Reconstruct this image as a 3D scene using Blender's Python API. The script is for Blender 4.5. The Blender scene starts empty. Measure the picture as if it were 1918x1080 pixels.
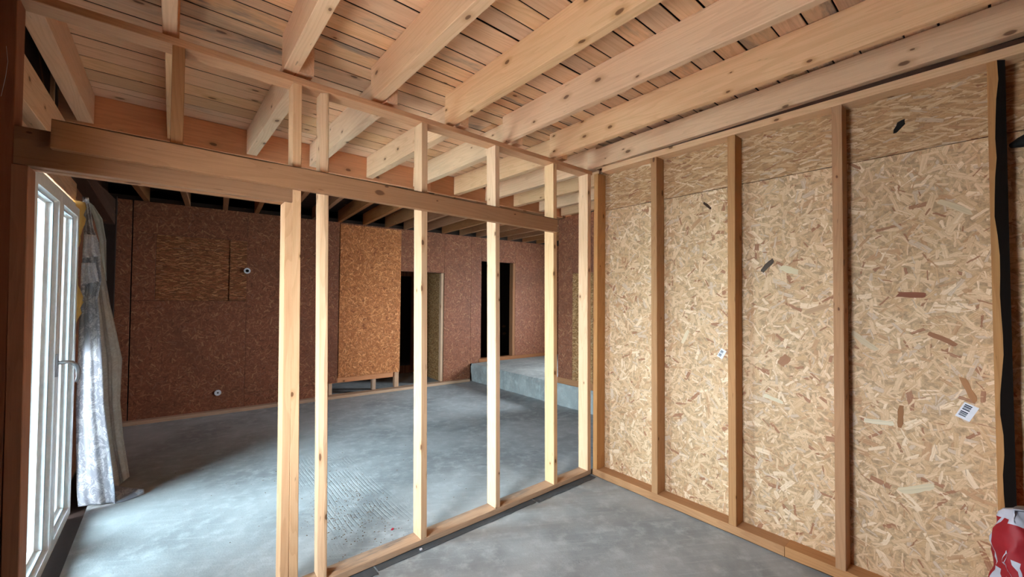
import bpy, bmesh, math, random
from mathutils import Matrix, Vector
random.seed(7)
SC = bpy.context.scene
COL = SC.collection
PI = math.pi

# ------------------------------------------------------------------ camera, sky, light, exposure
cam_d = bpy.data.cameras.new('camera'); cam = bpy.data.objects.new('camera', cam_d); COL.objects.link(cam)
cam_d.sensor_width = 36.0; cam_d.lens = 761.44 / 1918.0 * 36.0
cam_d.clip_start = 0.02; cam_d.clip_end = 300
yaw, pitch, roll = math.radians(39.947), math.radians(1.235), math.radians(0.482)
fw = Vector((math.sin(yaw) * math.cos(pitch), math.cos(yaw) * math.cos(pitch), math.sin(pitch)))
r0 = Vector((math.cos(yaw), -math.sin(yaw), 0)); u0 = r0.cross(fw)
rt = r0 * math.cos(roll) + u0 * math.sin(roll); up = -r0 * math.sin(roll) + u0 * math.cos(roll)
M = Matrix.Identity(4)
for i in range(3):
    M[i][0] = rt[i]; M[i][1] = up[i]; M[i][2] = -fw[i]
M[2][3] = 1.66
cam.matrix_world = M
SC.camera = cam

world = bpy.data.worlds.new('overcast_sky'); SC.world = world; world.use_nodes = True
wn = world.node_tree.nodes; wl = world.node_tree.links
bg = wn['Background']; bg.inputs['Color'].default_value = (0.83, 0.925, 1.0, 1); bg.inputs['Strength'].default_value = 6.0
SC.view_settings.view_transform = 'Standard'
try: SC.view_settings.look = 'None'
except Exception: pass
SC.view_settings.gamma = 1.0
SC.view_settings.use_curve_mapping = False
SC.view_settings.exposure = 3.5
SC.cycles.max_bounces = 14; SC.cycles.diffuse_bounces = 10; SC.cycles.glossy_bounces = 3
SC.cycles.transparent_max_bounces = 16; SC.cycles.caustics_reflective = False; SC.cycles.caustics_refractive = False

def portal(name, y0, y1, z0, z1, x):
    l = bpy.data.lights.new(name, 'AREA'); l.shape = 'RECTANGLE'; l.size = z1 - z0; l.size_y = y1 - y0
    l.cycles.is_portal = True
    o = bpy.data.objects.new(name, l); COL.objects.link(o)
    o.matrix_world = Matrix(((0, 0, -1, x), (0, 1, 0, (y0 + y1) / 2), (1, 0, 0, (z0 + z1) / 2), (0, 0, 0, 1)))
portal('sky_portal', 3.10, 4.50, 0.05, 2.33, -0.84)
W1 = (0.95, 1.75, 0.95, 2.00)      # the opening beside the camera, left wall of the near room
portal('sky_portal', W1[0], W1[1], W1[2], W1[3], -0.84)

W2 = (2.95, 4.30, 1.0, 2.4)      # unseen opening added in the alcove wall to light the far floor and platform
l = bpy.data.lights.new('sky_portal', 'AREA'); l.shape = 'RECTANGLE'; l.size = W2[3] - W2[2]; l.size_y = W2[1] - W2[0]; l.cycles.is_portal = True
o = bpy.data.objects.new('sky_portal', l); COL.objects.link(o)
o.matrix_world = Matrix(((0, 0, 1, 7.38), (0, 1, 0, (W2[0] + W2[1]) / 2), (-1, 0, 0, (W2[2] + W2[3]) / 2), (0, 0, 0, 1)))

# ------------------------------------------------------------------ node helpers and materials
def lin(r, g, b):
    f = lambda c: (c / 255 / 12.92) if c / 255 <= 0.04045 else ((c / 255 + 0.055) / 1.055) ** 2.4
    return (f(r), f(g), f(b), 1)

class NT:
    def __init__(s, tree): s.t = tree
    def n(s, typ, ins=None, **kw):
        nd = s.t.nodes.new(typ)
        for k, v in kw.items(): setattr(nd, k, v)
        for k, v in (ins or {}).items():
            if isinstance(v, bpy.types.NodeSocket): s.t.links.new(v, nd.inputs[k])
            else: nd.inputs[k].default_value = v
        return nd
    def m(s, op, a, b=None, c=None, clamp=False):
        nd = s.t.nodes.new('ShaderNodeMath'); nd.operation = op; nd.use_clamp = clamp
        for i, v in enumerate((a, b, c)):
            if v is None: continue
            if isinstance(v, bpy.types.NodeSocket): s.t.links.new(v, nd.inputs[i])
            else: nd.inputs[i].default_value = v
        return nd.outputs[0]
    def v(s, op, a, b=None):
        nd = s.t.nodes.new('ShaderNodeVectorMath'); nd.operation = op
        for i, x in enumerate((a, b)):
            if x is None: continue
            if isinstance(x, bpy.types.NodeSocket): s.t.links.new(x, nd.inputs[i])
            else: nd.inputs[i].default_value = x
        return nd.outputs[0]
    def mix(s, f, a, b, mode='MIX'):
        nd = s.t.nodes.new('ShaderNodeMix'); nd.data_type = 'RGBA'; nd.blend_type = mode
        for i, x in ((0, f), (6, a), (7, b)):
            if isinstance(x, bpy.types.NodeSocket): s.t.links.new(x, nd.inputs[i])
            else: nd.inputs[i].default_value = x
        return nd.outputs[2]
    def mixf(s, f, a, b):
        nd = s.t.nodes.new('ShaderNodeMix'); nd.data_type = 'FLOAT'
        for i, x in ((0, f), (2, a), (3, b)):
            if isinstance(x, bpy.types.NodeSocket): s.t.links.new(x, nd.inputs[i])
            else: nd.inputs[i].default_value = x
        return nd.outputs[0]
    def noise(s, vec, scale=1.0, detail=3.0, rough=0.5, dist=0.0):
        nd = s.n('ShaderNodeTexNoise', {'Vector': vec, 'Scale': scale, 'Detail': detail, 'Roughness': rough, 'Distortion': dist})
        return nd.outputs['Fac']
    def smooth(s, x, a, b):
        nd = s.n('ShaderNodeMapRange', {0: x, 1: a, 2: b, 3: 0.0, 4: 1.0}, interpolation_type='SMOOTHSTEP')
        return nd.outputs[0]
    def ramp(s, fac, stops, interp='LINEAR'):
        nd = s.n('ShaderNodeValToRGB', {'Fac': fac}); cr = nd.color_ramp; cr.interpolation = interp
        while len(cr.elements) < len(stops): cr.elements.new(0.5)
        for e, (p, c) in zip(cr.elements, stops): e.position = p; e.color = c
        return nd.outputs[0]

def new_mat(name):
    m = bpy.data.materials.new(name); m.use_nodes = True
    t = m.node_tree; b = t.nodes['Principled BSDF']
    b.inputs['Specular IOR Level'].default_value = 0.25
    return m, NT(t), b

def plain(name, c, rough=0.6, metal=0.0, spec=0.3):
    m, N, b = new_mat(name)
    tc = N.n('ShaderNodeTexCoord').outputs['Object']
    nz = N.noise(tc, 30.0, 4.0)
    col = N.mix(nz, tuple(x * 0.85 for x in c[:3]) + (1,), tuple(min(1, x * 1.12) for x in c[:3]) + (1,))
    N.t.links.new(col, b.inputs['Base Color']); b.inputs['Roughness'].default_value = rough
    b.inputs['Metallic'].default_value = metal; b.inputs['Specular IOR Level'].default_value = spec
    return m

def wood(name, light, dark, stain=0.0, knots=0.55, vary=0.18, rough=0.75, stain_col=(0.16, 0.155, 0.15, 1), grain=1.0, knot_scale=1.0):
    """Sawn softwood: the grain runs along the local X of every board."""
    m, N, b = new_mat(name)
    tc = N.n('ShaderNodeTexCoord').outputs['Object']
    rnd = N.n('ShaderNodeObjectInfo').outputs['Random']
    off = N.v('MULTIPLY', N.n('ShaderNodeCombineXYZ', {0: rnd, 1: rnd, 2: rnd}).outputs[0], (37.3, 11.7, 23.1))
    p = N.v('ADD', tc, off)
    n1 = N.noise(N.v('MULTIPLY', p, (0.55, 7.5, 7.5)), 1.0, 2.0, 0.45, 0.15)
    rings = N.m('FRACT', N.m('MULTIPLY', n1, 15.0))
    late = N.smooth(rings, 0.35, 0.95)
    late = N.m('MULTIPLY', late, N.m('SUBTRACT', 1.0, N.smooth(rings, 0.95, 1.0)))
    fib = N.noise(N.v('MULTIPLY', p, (5.0, 190.0, 190.0)), 1.0, 3.0, 0.6)
    big = N.noise(N.v('MULTIPLY', p, (0.8, 4.0, 4.0)), 1.0, 3.0)
    col = N.mix(N.m('MULTIPLY', late, 0.26 * grain), light, dark)
    col = N.mix(N.m('MULTIPLY', N.smooth(fib, 0.35, 0.75), 0.22 * grain), col, dark)
    col = N.mix(N.m('MULTIPLY', N.smooth(big, 0.45, 0.75), 0.35), col, tuple(d * 0.55 + l * 0.45 for d, l in zip(dark, light)))
    # knots
    kw = N.v('ADD', p, N.v('MULTIPLY', N.n('ShaderNodeTexNoise', {'Vector': N.v('MULTIPLY', p, (14, 30, 30)), 'Scale': 1.0}).outputs['Color'], (0.02, 0.008, 0.008)))
    kx = N.n('ShaderNodeSeparateXYZ', {0: kw})
    kv = N.n('ShaderNodeCombineXYZ', {0: N.m('MULTIPLY', kx.outputs[0], 2.9 * knot_scale), 1: N.m('MULTIPLY', N.m('ADD', kx.outputs[1], kx.outputs[2]), 5.6 * knot_scale), 2: 0.0}).outputs[0]
    vo = N.n('ShaderNodeTexVoronoi', {'Vector': kv, 'Scale': 1.0}, voronoi_dimensions='2D')
    pick = N.m('GREATER_THAN', N.n('ShaderNodeSeparateColor', {0: vo.outputs['Color']}).outputs[0], 1.0 - knots)
    dist = N.m('DIVIDE', vo.outputs['Distance'], N.m('ADD', 0.35, N.m('MULTIPLY', N.n('ShaderNodeSeparateColor', {0: vo.outputs['Color']}).outputs[1], 1.1)))
    core = N.m('MULTIPLY', N.m('SUBTRACT', 1.0, N.smooth(dist, 0.045, 0.075)), pick)
    halo = N.m('MULTIPLY', N.m('SUBTRACT', 1.0, N.smooth(dist, 0.06, 0.20)), pick)
    kd = lin(104, 66, 40)
    col = N.mix(N.m('MULTIPLY', halo, 0.4), col, lin(176, 122, 76))
    col = N.mix(N.m('MULTIPLY', core, 0.85), col, kd)
    # small dark checks and specks
    sp = N.noise(N.v('MULTIPLY', p, (9.0, 70.0, 70.0)), 1.0, 2.0, 0.5)
    col = N.mix(N.m('MULTIPLY', N.smooth(sp, 0.70, 0.78), 0.45), col, lin(96, 62, 40))
    if stain > 0:
        sn = N.noise(N.v('MULTIPLY', p, (0.9, 4.0, 4.0)), 1.0, 5.0, 0.7, 0.4)
        streak = N.noise(N.v('MULTIPLY', p, (3.0, 60.0, 60.0)), 1.0, 2.0)
        amt = N.m('MULTIPLY', N.smooth(sn, 0.50, 0.66), N.m('ADD', 0.45, N.m('MULTIPLY', streak, 0.9)), clamp=True)
        gate = N.smooth(N.m('FRACT', N.m('MULTIPLY', rnd, 7.31)), 1.0 - stain - 0.1, 1.0 - stain + 0.15)
        col = N.mix(N.m('MULTIPLY', N.m('MULTIPLY', amt, gate), 0.75), col, stain_col)
    # each board has a tone of its own
    hv = N.n('ShaderNodeHueSaturation', {'Color': col, 'Hue': N.m('ADD', 0.5, N.m('MULTIPLY', N.m('SUBTRACT', N.m('FRACT', N.m('MULTIPLY', rnd, 3.7)), 0.55), 0.006)),
                                        'Saturation': N.m('ADD', 0.92, N.m('MULTIPLY', N.m('FRACT', N.m('MULTIPLY', rnd, 5.3)), 0.16)),
                                        'Value': N.m('ADD', 1.0 - vary * 0.6, N.m('MULTIPLY', rnd, vary))})
    N.t.links.new(hv.outputs[0], b.inputs['Base Color'])
    b.inputs['Roughness'].default_value = rough
    bp = N.n('ShaderNodeBump', {'Height': N.m('ADD', N.m('MULTIPLY', fib, 0.6), N.m('MULTIPLY', late, 0.3)), 'Strength': 0.25, 'Distance': 0.002})
    N.t.links.new(bp.outputs[0], b.inputs['Normal'])
    return m

def flake_group(name, palette):
    g = bpy.data.node_groups.new(name, 'ShaderNodeTree')
    for nm, ty in (('Vector', 'NodeSocketVector'), ('Scale', 'NodeSocketFloat'), ('Length', 'NodeSocketFloat'), ('Width', 'NodeSocketFloat'),
                   ('Turn', 'NodeSocketFloat'), ('Color', 'NodeSocketColor'), ('Height', 'NodeSocketFloat')):
        g.interface.new_socket(nm, in_out='INPUT', socket_type=ty)
    g.interface.new_socket('Color', in_out='OUTPUT', socket_type='NodeSocketColor')
    g.interface.new_socket('Height', in_out='OUTPUT', socket_type='NodeSocketFloat')
    N = NT(g); gi = g.nodes.new('NodeGroupInput'); go = g.nodes.new('NodeGroupOutput')
    V = gi.outputs['Vector']
    vo = N.n('ShaderNodeTexVoronoi', {'Vector': V, 'Scale': gi.outputs['Scale']}, voronoi_dimensions='2D', feature='F1')
    sc = N.n('ShaderNodeSeparateColor', {0: vo.outputs['Color']})
    d = N.v('SUBTRACT', V, vo.outputs['Position'])
    ang = N.m('MULTIPLY', N.m('SUBTRACT', sc.outputs[0], 0.5), gi.outputs['Turn'])
    rot = N.n('ShaderNodeVectorRotate', {'Vector': d, 'Angle': ang}, rotation_type='Z_AXIS')
    xyz = N.n('ShaderNodeSeparateXYZ', {0: rot.outputs[0]})
    loc = N.v('ADD', rot.outputs[0], N.v('MULTIPLY', vo.outputs['Color'], (9.0, 7.0, 0.0)))
    wob = N.noise(N.v('MULTIPLY', loc, (30.0, 110.0, 0.0)), 1.0, 2.0)
    k = N.m('ADD', 0.55, N.m('MULTIPLY', sc.outputs[1], 0.6))
    ex = N.m('SUBTRACT', N.m('MULTIPLY', gi.outputs['Length'], k), N.m('ABSOLUTE', xyz.outputs[0]))
    ey = N.m('SUBTRACT', N.m('MULTIPLY', gi.outputs['Width'], N.m('ADD', 0.45, N.m('MULTIPLY', sc.outputs[2], 0.9))), N.m('ABSOLUTE', xyz.outputs[1]))
    e = N.m('ADD', N.m('MINIMUM', ex, ey), N.m('MULTIPLY', N.m('SUBTRACT', wob, 0.5), 0.014))
    mask = N.smooth(e, 0.0, 0.0012)
    pv = N.m('FRACT', N.m('ADD', N.m('MULTIPLY', sc.outputs[2], 5.17), N.m('MULTIPLY', sc.outputs[0], 3.3)))
    pal = N.ramp(pv, palette, 'CONSTANT')
    fib = N.noise(N.v('MULTIPLY', loc, (8.0, 170.0, 0.0)), 1.0, 3.0, 0.65)
    pal = N.mix(N.m('MULTIPLY', N.smooth(fib, 0.38, 0.70), 0.50), pal, N.mix(1.0, pal, (0.62, 0.50, 0.38, 1), 'MULTIPLY'))
    # crevice shadow painted as a darker rim round each strand
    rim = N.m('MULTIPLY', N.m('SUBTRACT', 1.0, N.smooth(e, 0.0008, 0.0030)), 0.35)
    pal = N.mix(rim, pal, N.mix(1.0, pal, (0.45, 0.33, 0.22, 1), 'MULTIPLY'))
    N.t.links.new(N.mix(N.m('MULTIPLY', mask, N.m('ADD', 0.78, N.m('MULTIPLY', fib, 0.3)), clamp=True), gi.outputs['Color'], pal), go.inputs['Color'])
    N.t.links.new(N.mixf(mask, gi.outputs['Height'], N.m('ADD', N.m('MULTIPLY', sc.outputs[1], 0.6), N.m('MULTIPLY', fib, 0.25))), go.inputs['Height'])
    return g

def osb(name, group, base, layers, turn, tint=(1, 1, 1, 1), bump=0.5, stain=None, rough=0.6, soft=0.0, soft_col=(0.2, 0.1, 0.07, 1)):
    m, N, b = new_mat(name)
    tc = N.n('ShaderNodeTexCoord').outputs['Object']
    rnd = N.n('ShaderNodeObjectInfo').outputs['Random']
    off = N.v('MULTIPLY', N.n('ShaderNodeCombineXYZ', {0: rnd, 1: rnd, 2: 0.0}).outputs[0], (71.0, 43.0, 0.0))
    p = N.v('MULTIPLY', N.v('ADD', tc, off), (1, 1, 0))
    nz = N.noise(N.v('MULTIPLY', p, (14, 60, 0) if turn < 3 else (30, 30, 0)), 1.0, 4.0, 0.7)
    col = N.mix(N.smooth(nz, 0.3, 0.7), base, tuple(x * 0.55 for x in base[:3]) + (1,)); h = nz
    for i, (s, L, Wd) in enumerate(layers):
        gn = N.n('ShaderNodeGroup', node_tree=group)
        N.t.links.new(N.v('ADD', p, (i * 3.17, i * 5.71, 0)), gn.inputs['Vector'])
        gn.inputs['Scale'].default_value = s; gn.inputs['Length'].default_value = L; gn.inputs['Width'].default_value = Wd; gn.inputs['Turn'].default_value = turn
        N.t.links.new(col, gn.inputs['Color']); N.t.links.new(h, gn.inputs['Height'])
        col, h = gn.outputs['Color'], gn.outputs['Height']
    # short dark slivers between the strands
    sv = N.noise(N.v('ADD', N.v('MULTIPLY', p, (120, 30, 0)), N.v('MULTIPLY', N.n('ShaderNodeTexNoise', {'Vector': p, 'Scale': 9.0}).outputs['Color'], (60, 60, 0))), 1.0, 1.0)
    col = N.mix(N.m('MULTIPLY', N.smooth(sv, 0.68, 0.73), 0.70), col, N.mix(1.0, col, (0.30, 0.19, 0.11, 1), 'MULTIPLY'))
    pt = N.noise(p, 3.5, 3.0, 0.6)
    col = N.mix(N.m('MULTIPLY', N.smooth(pt, 0.45, 0.72), 0.35), col, N.mix(1.0, col, (0.84, 0.76, 0.68, 1), 'MULTIPLY'))
    if soft > 0: col = N.mix(soft, col, soft_col)
    if stain:
        sn = N.noise(p, 1.1, 4.0, 0.6)
        col = N.mix(N.m('MULTIPLY', N.smooth(sn, 0.48, 0.68), stain[0]), col, stain[1])
    col = N.mix(1.0, col, tint, 'MULTIPLY')
    N.t.links.new(col, b.inputs['Base Color']); b.inputs['Roughness'].default_value = rough
    bp = N.n('ShaderNodeBump', {'Height': h, 'Strength': bump, 'Distance': 0.0015}); N.t.links.new(bp.outputs[0], b.inputs['Normal'])
    return m

PAL_LIGHT = [(0.0, lin(214, 192, 160)), (0.20, lin(204, 178, 144)), (0.40, lin(210, 188, 156)), (0.56, lin(196, 168, 132)), (0.70, lin(224, 208, 182)),
             (0.80, lin(198, 182, 162)), (0.89, lin(184, 150, 116)), (0.96, lin(156, 114, 88))]
PAL_RED = [(0.0, lin(150, 102, 80)), (0.22, lin(136, 88, 68)), (0.42, lin(158, 114, 90)), (0.58, lin(120, 76, 58)), (0.74, lin(176, 136, 106)), (0.86, lin(142, 108, 94)), (0.94, lin(94, 58, 44))]
PAL_TAN = [(0.0, lin(196, 140, 92)), (0.22, lin(178, 122, 78)), (0.42, lin(206, 154, 104)), (0.58, lin(162, 106, 66)), (0.74, lin(214, 168, 120)), (0.86, lin(186, 136, 98)), (0.94, lin(132, 84, 52))]
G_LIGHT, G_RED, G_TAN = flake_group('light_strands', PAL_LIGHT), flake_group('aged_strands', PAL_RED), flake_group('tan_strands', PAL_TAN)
BIG = [(17, .036, .0075), (15, .040, .0085), (12, .048, .010), (10.5, .054, .011), (9.0, .060, .014), (13, .044, .007), (19, .032, .0035)]
SMALL = [(20, .026, .005), (18, .028, .005), (16, .034, .007), (14, .038, .008), (12, .042, .008), (14, .036, .006)]
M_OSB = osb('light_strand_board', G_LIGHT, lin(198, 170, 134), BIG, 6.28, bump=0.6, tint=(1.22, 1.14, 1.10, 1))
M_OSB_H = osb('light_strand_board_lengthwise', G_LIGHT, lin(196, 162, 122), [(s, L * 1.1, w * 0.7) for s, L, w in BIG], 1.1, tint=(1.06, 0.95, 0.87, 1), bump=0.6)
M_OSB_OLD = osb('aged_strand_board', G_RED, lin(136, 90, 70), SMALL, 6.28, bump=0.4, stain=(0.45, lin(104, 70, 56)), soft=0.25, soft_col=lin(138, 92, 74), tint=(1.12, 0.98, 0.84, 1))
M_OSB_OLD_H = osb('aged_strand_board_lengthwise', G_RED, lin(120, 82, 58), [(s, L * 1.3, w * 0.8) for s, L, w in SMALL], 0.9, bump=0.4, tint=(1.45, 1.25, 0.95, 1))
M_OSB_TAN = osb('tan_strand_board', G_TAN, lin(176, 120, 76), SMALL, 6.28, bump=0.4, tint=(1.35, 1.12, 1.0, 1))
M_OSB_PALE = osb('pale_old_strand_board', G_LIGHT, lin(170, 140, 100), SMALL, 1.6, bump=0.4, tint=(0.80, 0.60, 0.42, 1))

SPR_L, SPR_D = lin(226, 186, 146), lin(190, 140, 100)
M_STUD = wood('sawn_spruce', SPR_L, SPR_D, stain=0.0, knots=0.40, knot_scale=1.3)
M_STUD_B = wood('sawn_spruce_warm', lin(196, 146, 100), lin(154, 104, 66), stain=0.0, knots=0.35, knot_scale=1.3)
M_JOIST = wood('joist_spruce', lin(232, 190, 150), lin(198, 148, 108), stain=0.15, knots=0.42, vary=0.12, knot_scale=1.15)
M_PLANK = wood('ceiling_plank_pine', lin(236, 192, 152), lin(190, 134, 94), stain=0.40, knots=0.40, vary=0.24)
M_RIM = wood('rim_board_pine', lin(222, 154, 104), lin(178, 112, 70), stain=0.0, knots=0.35)
M_BROWN = wood('browned_timber', lin(166, 122, 90), lin(126, 86, 60), stain=0.0, knots=0.3)
M_PLATE = wood('plate_timber', lin(206, 156, 112), lin(166, 114, 76), stain=0.0, knots=0.35)
M_TRIM = wood('brown_post_timber', lin(176, 122, 92), lin(136, 90, 64), stain=0.0, knots=0.25)
M_KING = wood('dark_post_timber', lin(150, 98, 74), lin(112, 70, 52), stain=0.0, knots=0.25)
M_HEADER = wood('header_timber', lin(178, 130, 90), lin(140, 96, 62), stain=0.0, knots=0.3)
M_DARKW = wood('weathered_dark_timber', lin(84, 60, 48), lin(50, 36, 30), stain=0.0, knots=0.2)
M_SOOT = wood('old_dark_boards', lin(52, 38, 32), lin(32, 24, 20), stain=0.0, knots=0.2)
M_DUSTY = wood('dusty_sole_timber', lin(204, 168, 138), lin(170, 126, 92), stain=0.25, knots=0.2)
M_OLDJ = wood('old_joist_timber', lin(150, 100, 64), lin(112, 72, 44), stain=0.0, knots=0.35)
M_BARK = plain('bark_edge', lin(112, 84, 60), 0.95)
M_BARK_D = plain('dark_bark_edge', lin(28, 20, 16), 0.95)
M_PVC = plain('white_plastic_frame', lin(244, 246, 246), 0.3, spec=0.5)
M_METAL = plain('grey_handle_metal', lin(176, 176, 180), 0.35, 0.6)
M_BLACK = plain('black_rubber', lin(14, 14, 14), 0.7)
M_DPC = plain('bitumen_felt', lin(84, 88, 92), 0.85)
M_WHITE = plain('white_paper', lin(226, 228, 236), 0.7)
M_INK = plain('dark_print', lin(44, 52, 66), 0.7)
M_RED = plain('red_scrap', lin(190, 40, 60), 0.6)
M_WOOL = plain('yellow_mineral_wool', lin(214, 178, 104), 0.95)

def concrete(name, c, rake=True, stainy=0.5, rough_edge=False):
    m, N, b = new_mat(name)
    p = N.n('ShaderNodeTexCoord').outputs['Object']
    n1 = N.noise(p, 1.3, 6.0, 0.6, 0.3); n2 = N.noise(p, 9.0, 6.0, 0.65); n3 = N.noise(p, 90.0, 3.0, 0.6)
    dk = tuple(x * 0.62 for x in c[:3]) + (1,); lt = tuple(min(1, x * 1.30) for x in c[:3]) + (1,)
    col = N.mix(N.smooth(n1, 0.35, 0.70), c, dk)
    col = N.mix(N.m('MULTIPLY', N.smooth(n2, 0.45, 0.72), 0.6), col, lt)
    col = N.mix(N.m('MULTIPLY', N.smooth(n3, 0.62, 0.75), stainy), col, dk)
    h = N.m('ADD', N.m('MULTIPLY', n2, 0.6), N.m('MULTIPLY', n3, 0.35))
    # swept / trowelled streaks
    st = N.noise(N.v('MULTIPLY', N.n('ShaderNodeVectorRotate', {'Vector': p, 'Angle': 0.55}, rotation_type='Z_AXIS').outputs[0], (1.6, 34.0, 1.0)), 1.0, 4.0, 0.65)
    col = N.mix(N.m('MULTIPLY', N.smooth(st, 0.52, 0.75), 0.35), col, lt)
    col = N.mix(N.m('MULTIPLY', N.smooth(st, 0.48, 0.25), 0.22), col, dk)
    if rake:
        xyz = N.n('ShaderNodeSeparateXYZ', {0: p})
        wx = N.m('ADD', xyz.outputs[0], N.m('MULTIPLY', N.noise(p, 2.0, 2.0), 0.05))
        tooth = N.m('ABSOLUTE', N.m('SUBTRACT', N.m('FRACT', N.m('MULTIPLY', wx, 34.0)), 0.5))
        box = N.m('MULTIPLY', N.m('MULTIPLY', N.smooth(xyz.outputs[0], 0.80, 0.90), N.m('SUBTRACT', 1.0, N.smooth(xyz.outputs[0], 1.38, 1.5))),
                  N.m('MULTIPLY', N.smooth(xyz.outputs[1], 2.7, 2.95), N.m('SUBTRACT', 1.0, N.smooth(xyz.outputs[1], 4.0, 4.9))))
        box = N.m('MULTIPLY', box, N.smooth(N.noise(p, 4.0, 3.0), 0.40, 0.55))
        groove = N.m('MULTIPLY', N.m('SUBTRACT', 1.0, N.smooth(tooth, 0.05, 0.25)), N.m('MULTIPLY', box, 0.35))
        h = N.m('SUBTRACT', h, N.m('MULTIPLY', groove, 1.2))
        col = N.mix(N.m('MULTIPLY', groove, 0.4), col, dk)
    # pits
    vo = N.n('ShaderNodeTexVoronoi', {'Vector': p, 'Scale': 14.0})
    pit = N.m('MULTIPLY', N.m('SUBTRACT', 1.0, N.smooth(vo.outputs['Distance'], 0.03, 0.09)), N.m('GREATER_THAN', N.n('ShaderNodeSeparateColor', {0: vo.outputs['Color']}).outputs[0], 0.82))
    col = N.mix(N.m('MULTIPLY', pit, 0.6), col, tuple(x * 0.35 for x in c[:3]) + (1,))
    N.t.links.new(col, b.inputs['Base Color']); b.inputs['Roughness'].default_value = 0.75
    bp = N.n('ShaderNodeBump', {'Height': h, 'Strength': 0.5, 'Distance': 0.012 if rough_edge else 0.006}); N.t.links.new(bp.outputs[0], b.inputs['Normal'])
    return m
M_FLOOR = concrete('concrete_floor', lin(172, 178, 180))
M_STEP = concrete('concrete_step', lin(164, 168, 166), rake=False, rough_edge=True)
M_GROUND = concrete('outdoor_paving', lin(214, 214, 210), rake=False)

def glass_mat():
    m = bpy.data.materials.new('window_glass'); m.use_nodes = True; N = NT(m.node_tree); m.node_tree.nodes.remove(m.node_tree.nodes['Principled BSDF'])
    tr = N.n('ShaderNodeBsdfTransparent', {'Color': (0.72, 0.79, 0.81, 1)}); gl = N.n('ShaderNodeBsdfGlossy', {'Roughness': 0.02})
    fr = N.n('ShaderNodeFresnel', {'IOR': 1.45})
    mx = N.n('ShaderNodeMixShader', {0: fr.outputs[0], 1: tr.outputs[0], 2: gl.outputs[0]})
    N.t.links.new(mx.outputs[0], m.node_tree.nodes['Material Output'].inputs[0]); return m
M_GLASS = glass_mat()

def cloth(name, c, pat, scale=9.0, trans=0.35, lace=False):
    m = bpy.data.materials.new(name); m.use_nodes = True; N = NT(m.node_tree); m.node_tree.nodes.remove(m.node_tree.nodes['Principled BSDF'])
    uv = N.n('ShaderNodeTexCoord').outputs['UV']
    w = N.v('ADD', uv, N.v('MULTIPLY', N.n('ShaderNodeTexNoise', {'Vector': uv, 'Scale': scale * 0.8, 'Detail': 1.0}).outputs['Color'], (0.10, 0.10, 0)))
    bl = N.noise(w, scale * 1.3, 2.0, 0.5, 0.6)
    vein = N.m('ABSOLUTE', N.m('SUBTRACT', N.noise(w, scale * 3.0, 1.0), 0.5))
    f = N.m('MULTIPLY', N.smooth(bl, 0.50, 0.54), N.smooth(vein, 0.012, 0.035))
    rim = N.m('SUBTRACT', 1.0, N.smooth(N.m('ABSOLUTE', N.m('SUBTRACT', bl, 0.44)), 0.008, 0.02))
    f = N.m('MAXIMUM', f, N.m('MULTIPLY', rim, 0.7))
    col = N.mix(N.m('MULTIPLY', f, 0.8), c, pat)
    th = N.noise(N.v('MULTIPLY', uv, (400, 400, 0)), 1.0, 1.0)
    col = N.mix(N.m('MULTIPLY', th, 0.3), col, tuple(x * 0.7 for x in c[:3]) + (1,))
    d = N.n('ShaderNodeBsdfDiffuse', {'Color': col}); t = N.n('ShaderNodeBsdfTranslucent', {'Color': col})
    mx = N.n('ShaderNodeMixShader', {0: trans, 1: d.outputs[0], 2: t.outputs[0]})
    N.t.links.new(mx.outputs[0], m.node_tree.nodes['Material Output'].inputs[0]); return m
M_DAMASK = cloth('silver_damask_cloth', lin(176, 182, 194), lin(240, 244, 248), 9.0, 0.25)
M_SHEER = cloth('beige_lace_cloth', lin(208, 198, 186), lin(226, 220, 210), 22.0, 0.35)
M_LINING = cloth('white_lining_cloth', lin(220, 226, 220), lin(236, 240, 236), 6.0, 0.5)
M_RUFFLE = cloth('ruffle_lace_cloth', lin(210, 210, 218), lin(250, 250, 252), 30.0, 0.25)

# ------------------------------------------------------------------ object helpers
def link(o, parent=None):
    COL.objects.link(o)
    if parent is not None: o.parent = parent
    return o

def mesh_obj(name, verts, faces, mats, parent=None, midx=None, smooth=False, recalc=True):
    me = bpy.data.meshes.new(name); me.from_pydata([tuple(v) for v in verts], [], faces)
    for m in (mats if isinstance(mats, (list, tuple)) else [mats]): me.materials.append(m)
    if midx:
        for p, i in zip(me.polygons, midx): p.material_index = i
    if recalc:
        bm = bmesh.new(); bm.from_mesh(me); bmesh.ops.recalc_face_normals(bm, faces=bm.faces); bm.to_mesh(me); bm.free()
    if smooth:
        for p in me.polygons: p.use_smooth = True
    me.update()
    return link(bpy.data.objects.new(name, me), parent)

def thing(name, label, cat, loc=(0, 0, 0), rz=0.0, group=None):
    o = bpy.data.objects.new(name, None); o.empty_display_size = 0.1; COL.objects.link(o)
    o.location = loc; o.rotation_euler = (0, 0, rz); tag(o, label, cat, group); return o
def tag(o, label, cat, group=None):
    o['label'] = label; o['category'] = cat
    if group: o['group'] = group
    return o
def struct(name, loc=(0, 0, 0), rz=0.0):
    o = bpy.data.objects.new(name, None); o.empty_display_size = 0.1; COL.objects.link(o)
    o.location = loc; o.rotation_euler = (0, 0, rz); o['kind'] = 'structure'; return o

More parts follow.
